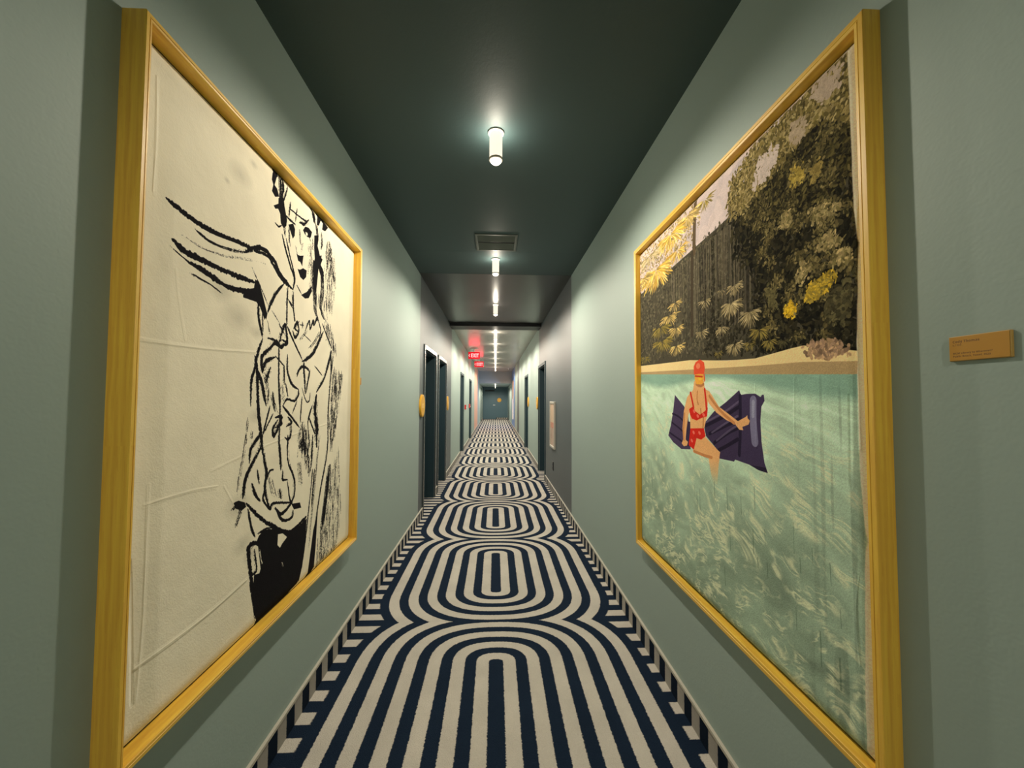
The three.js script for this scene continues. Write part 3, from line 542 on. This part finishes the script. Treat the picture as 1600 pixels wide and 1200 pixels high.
    let r = 188 * k, gg = 215 * k, b = 190 * k;
    r = lerp(r, 122, strip * 0.8); gg = lerp(gg, 160, strip * 0.8); b = lerp(b, 146, strip * 0.8);
    r = lerp(r, 222, crest * 0.85); gg = lerp(gg, 226, crest * 0.85); b = lerp(b, 192, crest * 0.85);
    const drip = smooth(0.62, 0.8, noise(x / 14, y / 220)) * smooth(0.8, 0.97, u) * 0.14, e = 1 - drip;
    o[i] = r * e; o[i + 1] = gg * e; o[i + 2] = b * e;
  }
  g.putImageData(im, 0, 0);
  for (let i = 0; i < 26; i++) { const x = rr(0.1, 0.95) * w, y = rr(0.68, 0.9) * h; line('rgba(60,84,70,0.35)', rr(2, 5), [x, y, x + 2, y + rr(30, 90)]); }
  // float
  poly('rgb(74,62,92)', [447,831,538,884,574,924,591,1067,505,1076,423,1054,373,1027,400,977,427,909]); poly('rgb(58,48,74)', [552,946,594,949,601,1053,555,1054]);
  for (const a of [[420,920,486,928,541,957], [413,962,485,982,518,995], [387,1012,483,1035,571,1052]]) line('rgb(44,36,60)', 9, a);
  poly('rgb(62,52,80)', [699,952,777,898,856,862,926,825,936,820,944,836,939,892,931,1037,899,1070,835,1072,804,1073,790,1039,716,998]);
  for (const a of [[717,956,839,917,935,876], [742,986,838,952,930,921], [774,1019,852,976,929,949], [805,1042,866,1017,922,990]]) line('rgb(38,32,52)', 14, a);
  for (const a of [[717,942,840,902,929,860], [759,980,853,938,924,909], [791,1008,867,966,923,942]]) line('rgba(110,98,128,0.6)', 8, a);
  poly('rgb(66,56,86)', [940,837,977,833,1019,833,1045,844,1052,837,1060,837,1063,856,1048,874,1042,919,1045,985,1057,1049,1071,1078,1029,1076,983,1067,905,1062,930,1030,939,949]);
  line('rgb(40,34,56)', 16, [940,840,939,949,930,1042]); line('rgba(140,140,172,0.75)', 34, [1009,856,1005,921,1013,988]); line('rgba(164,166,190,0.7)', 14, [1009,860,1006,906]); poly('rgb(44,38,60)', [983,1067,1029,1065,1062,1063,1071,1078,1029,1077]);
  // bather
  const skin = 'rgb(228,172,118)', skin2 = 'rgb(196,132,84)', suit = 'rgb(206,44,34)';
  const fade = g.createLinearGradient(0, [756,1075][1], 0, [753,1179][1]); fade.addColorStop(0, skin); fade.addColorStop(0.55, 'rgba(222,180,128,0.75)'); fade.addColorStop(1, 'rgba(214,190,140,0)'); g.fillStyle = fade; polyPath(g, [731,1077,811,1058,800,1117,792,1173,763,1180,745,1127]); g.fill();
  poly(skin, [618,812,662,802,712,809,748,821,764,839,735,862,727,913,704,968,591,978,589,919,573,873,585,833]); poly(skin, [597,823,566,843,534,905,519,979,524,1031,509,1050,530,1061,560,1054,568,1037,546,1029,558,977,576,919,597,893]);
  poly(skin, [738,819,763,834,810,879,869,903,925,927,969,910,977,904,978,914,990,922,982,935,949,945,954,956,932,956,910,939,854,926,793,902,741,867,727,843]); poly(skin, [629,774,709,777,712,807,725,818,637,816,620,813]);
  poly(skin, [632,1018,707,1001,758,1024,796,1042,814,1049,806,1073,756,1082,705,1082,611,1074,614,1052]);
  line(skin2, 9, [656,819,648,848,660,872]); line(skin2, 12, [746,839,809,892,903,935]); line(skin2, 12, [540,916,528,979,531,1031]); line(skin2, 12, [621,1071,705,1078,756,1077]); line(skin2, 8, [678,891,682,915]); line('rgb(180,120,78)', 12, [648,789,676,800,703,791]); line(skin2, 10, [700,919,694,967]);
  poly(suit, [583,894,616,882,635,902,671,915,709,900,733,884,726,919,682,928,644,940,605,934,589,916]); line(suit, 12, [597,824,611,858,621,888]); line(suit, 12, [712,811,720,853,723,890]);
  poly(suit, [591,977,701,968,713,999,679,1016,642,1014,618,1064,574,1051]); for (const [x, y] of [[625,902], [700,914], [618,992], [666,990], [602,1028], [654,921]]) dab(x, y, 10, 7, 0.5, 'rgba(240,130,110,0.8)');
  poly('rgb(232,164,70)', [634,742,703,748,709,770,694,791,648,789,634,769]); poly('rgb(226,84,56)', [628,714,645,696,679,688,711,703,716,726,710,751,672,747,629,748]); dab([677,764][0], [677,764][1], 14, 10, 0, 'rgb(244,188,60)'); dab([664,714][0], [664,714][1], 16, 12, 0, 'rgb(240,130,96)'); line('rgb(200,70,40)', 7, [639,754,695,760]); line('rgb(214,92,60)', 8, [710,754,713,777]);
  // unprinted selvedge that wanders along the edges
  const im2 = g.getImageData(0, 0, w, h), p = im2.data;
  for (let y = 0; y < h; y++) for (let x = 0; x < w; x++) {
    const i = (y * w + x) * 4, t = y / h, wav = 17 + 14 * Math.pow(Math.abs(Math.sin(t * 7.6 + 0.9)), 0.7) + 3 * noise(3, y / 40), k = Math.max(smooth(-2, 2, x - (w - wav)), smooth(2, -2, y - 8)), m = 1.03 + 0.12 * hash(x >> 1, y >> 1) * 1 + 0.06 * (fbm(x / 60, y / 60, 3) - 0.5);
    for (let e = 0; e < 3; e++) p[i + e] = lerp(p[i + e], [236, 224, 200][e], k) * m;
  }
  g.putImageData(im2, 0, 0);
  return canvasTexture(c);
}
const sea = cloth({ map: seaCanvas(), bumpScale: 0.005, bumpMap: linenBump(706, 828, [[3, 0.5, half([1395,369,1380,666,1384,962])], [3, 0, half([1360,845,1357,1056])], [2, 0.4, half([1021,802,1022,1007])], [2, 0.3, half([1185,790,1180,970])], [3, 0.5, half([1367,1258,1356,1351,1369,1459])]]) });

{
  const l = tag(onWall('framed_artwork', -1, 0.906, 0.572), 'huge charcoal figure drawing on cream linen in a golden wood box frame', 'artwork'); framed(l, 1.469, 1.72, charcoal, 1, 0.055, 0.018, 0.018);
  const r = tag(onWall('framed_artwork', 1, 2.283, 0.57), 'huge seaside painting of a bather on a purple float in golden wood frame', 'artwork'); framed(r, 1.464, 1.71, sea, -1, 0.041, 0.024, 0.021);
}

// ------------------------------------------------------------------ brass artwork plaques
function plaque(side, depth, y, w, h, label, words) {
  const g = tag(onWall('artwork_plaque', side, depth, y), label, 'plaque'), [c, q] = sheet(512, 256);
  q.fillStyle = 'rgb(186,134,38)'; q.fillRect(0, 0, 512, 256); q.fillStyle = 'rgb(88,52,12)';
  if (words) { q.font = 'bold 38px sans-serif'; q.fillText('Cody Thomas', 30, 64); q.font = '27px sans-serif'; q.fillText('b.1988', 30, 98); q.font = 'bold 27px sans-serif'; q.fillText('MCM Library to Wherever?', 30, 188); q.fillText('Public Beach, Towel, 2020', 30, 222); }
  mesh('plate', rbox(w, h, 0.006, 0.0015, 0, 0, 0.003), M.plaqueEdge ??= std({ color: lin(0.45, 0.28, 0.07), roughness: 0.45 }), g);
  mesh('engraved_face', new THREE.PlaneGeometry(w - 0.003, h - 0.003).translate(0, 0, 0.0064), std({ map: canvasTexture(c), roughness: 0.45 }), g);
}
plaque(1, 0.659, 1.496, 0.09, 0.046, 'small brass plaque with dark lettering beside the seaside painting', true);
plaque(-1, 2.5, 1.507, 0.09, 0.046, 'small brass plaque half hidden past the charcoal drawing frame', false);

renderer.render(scene, camera);
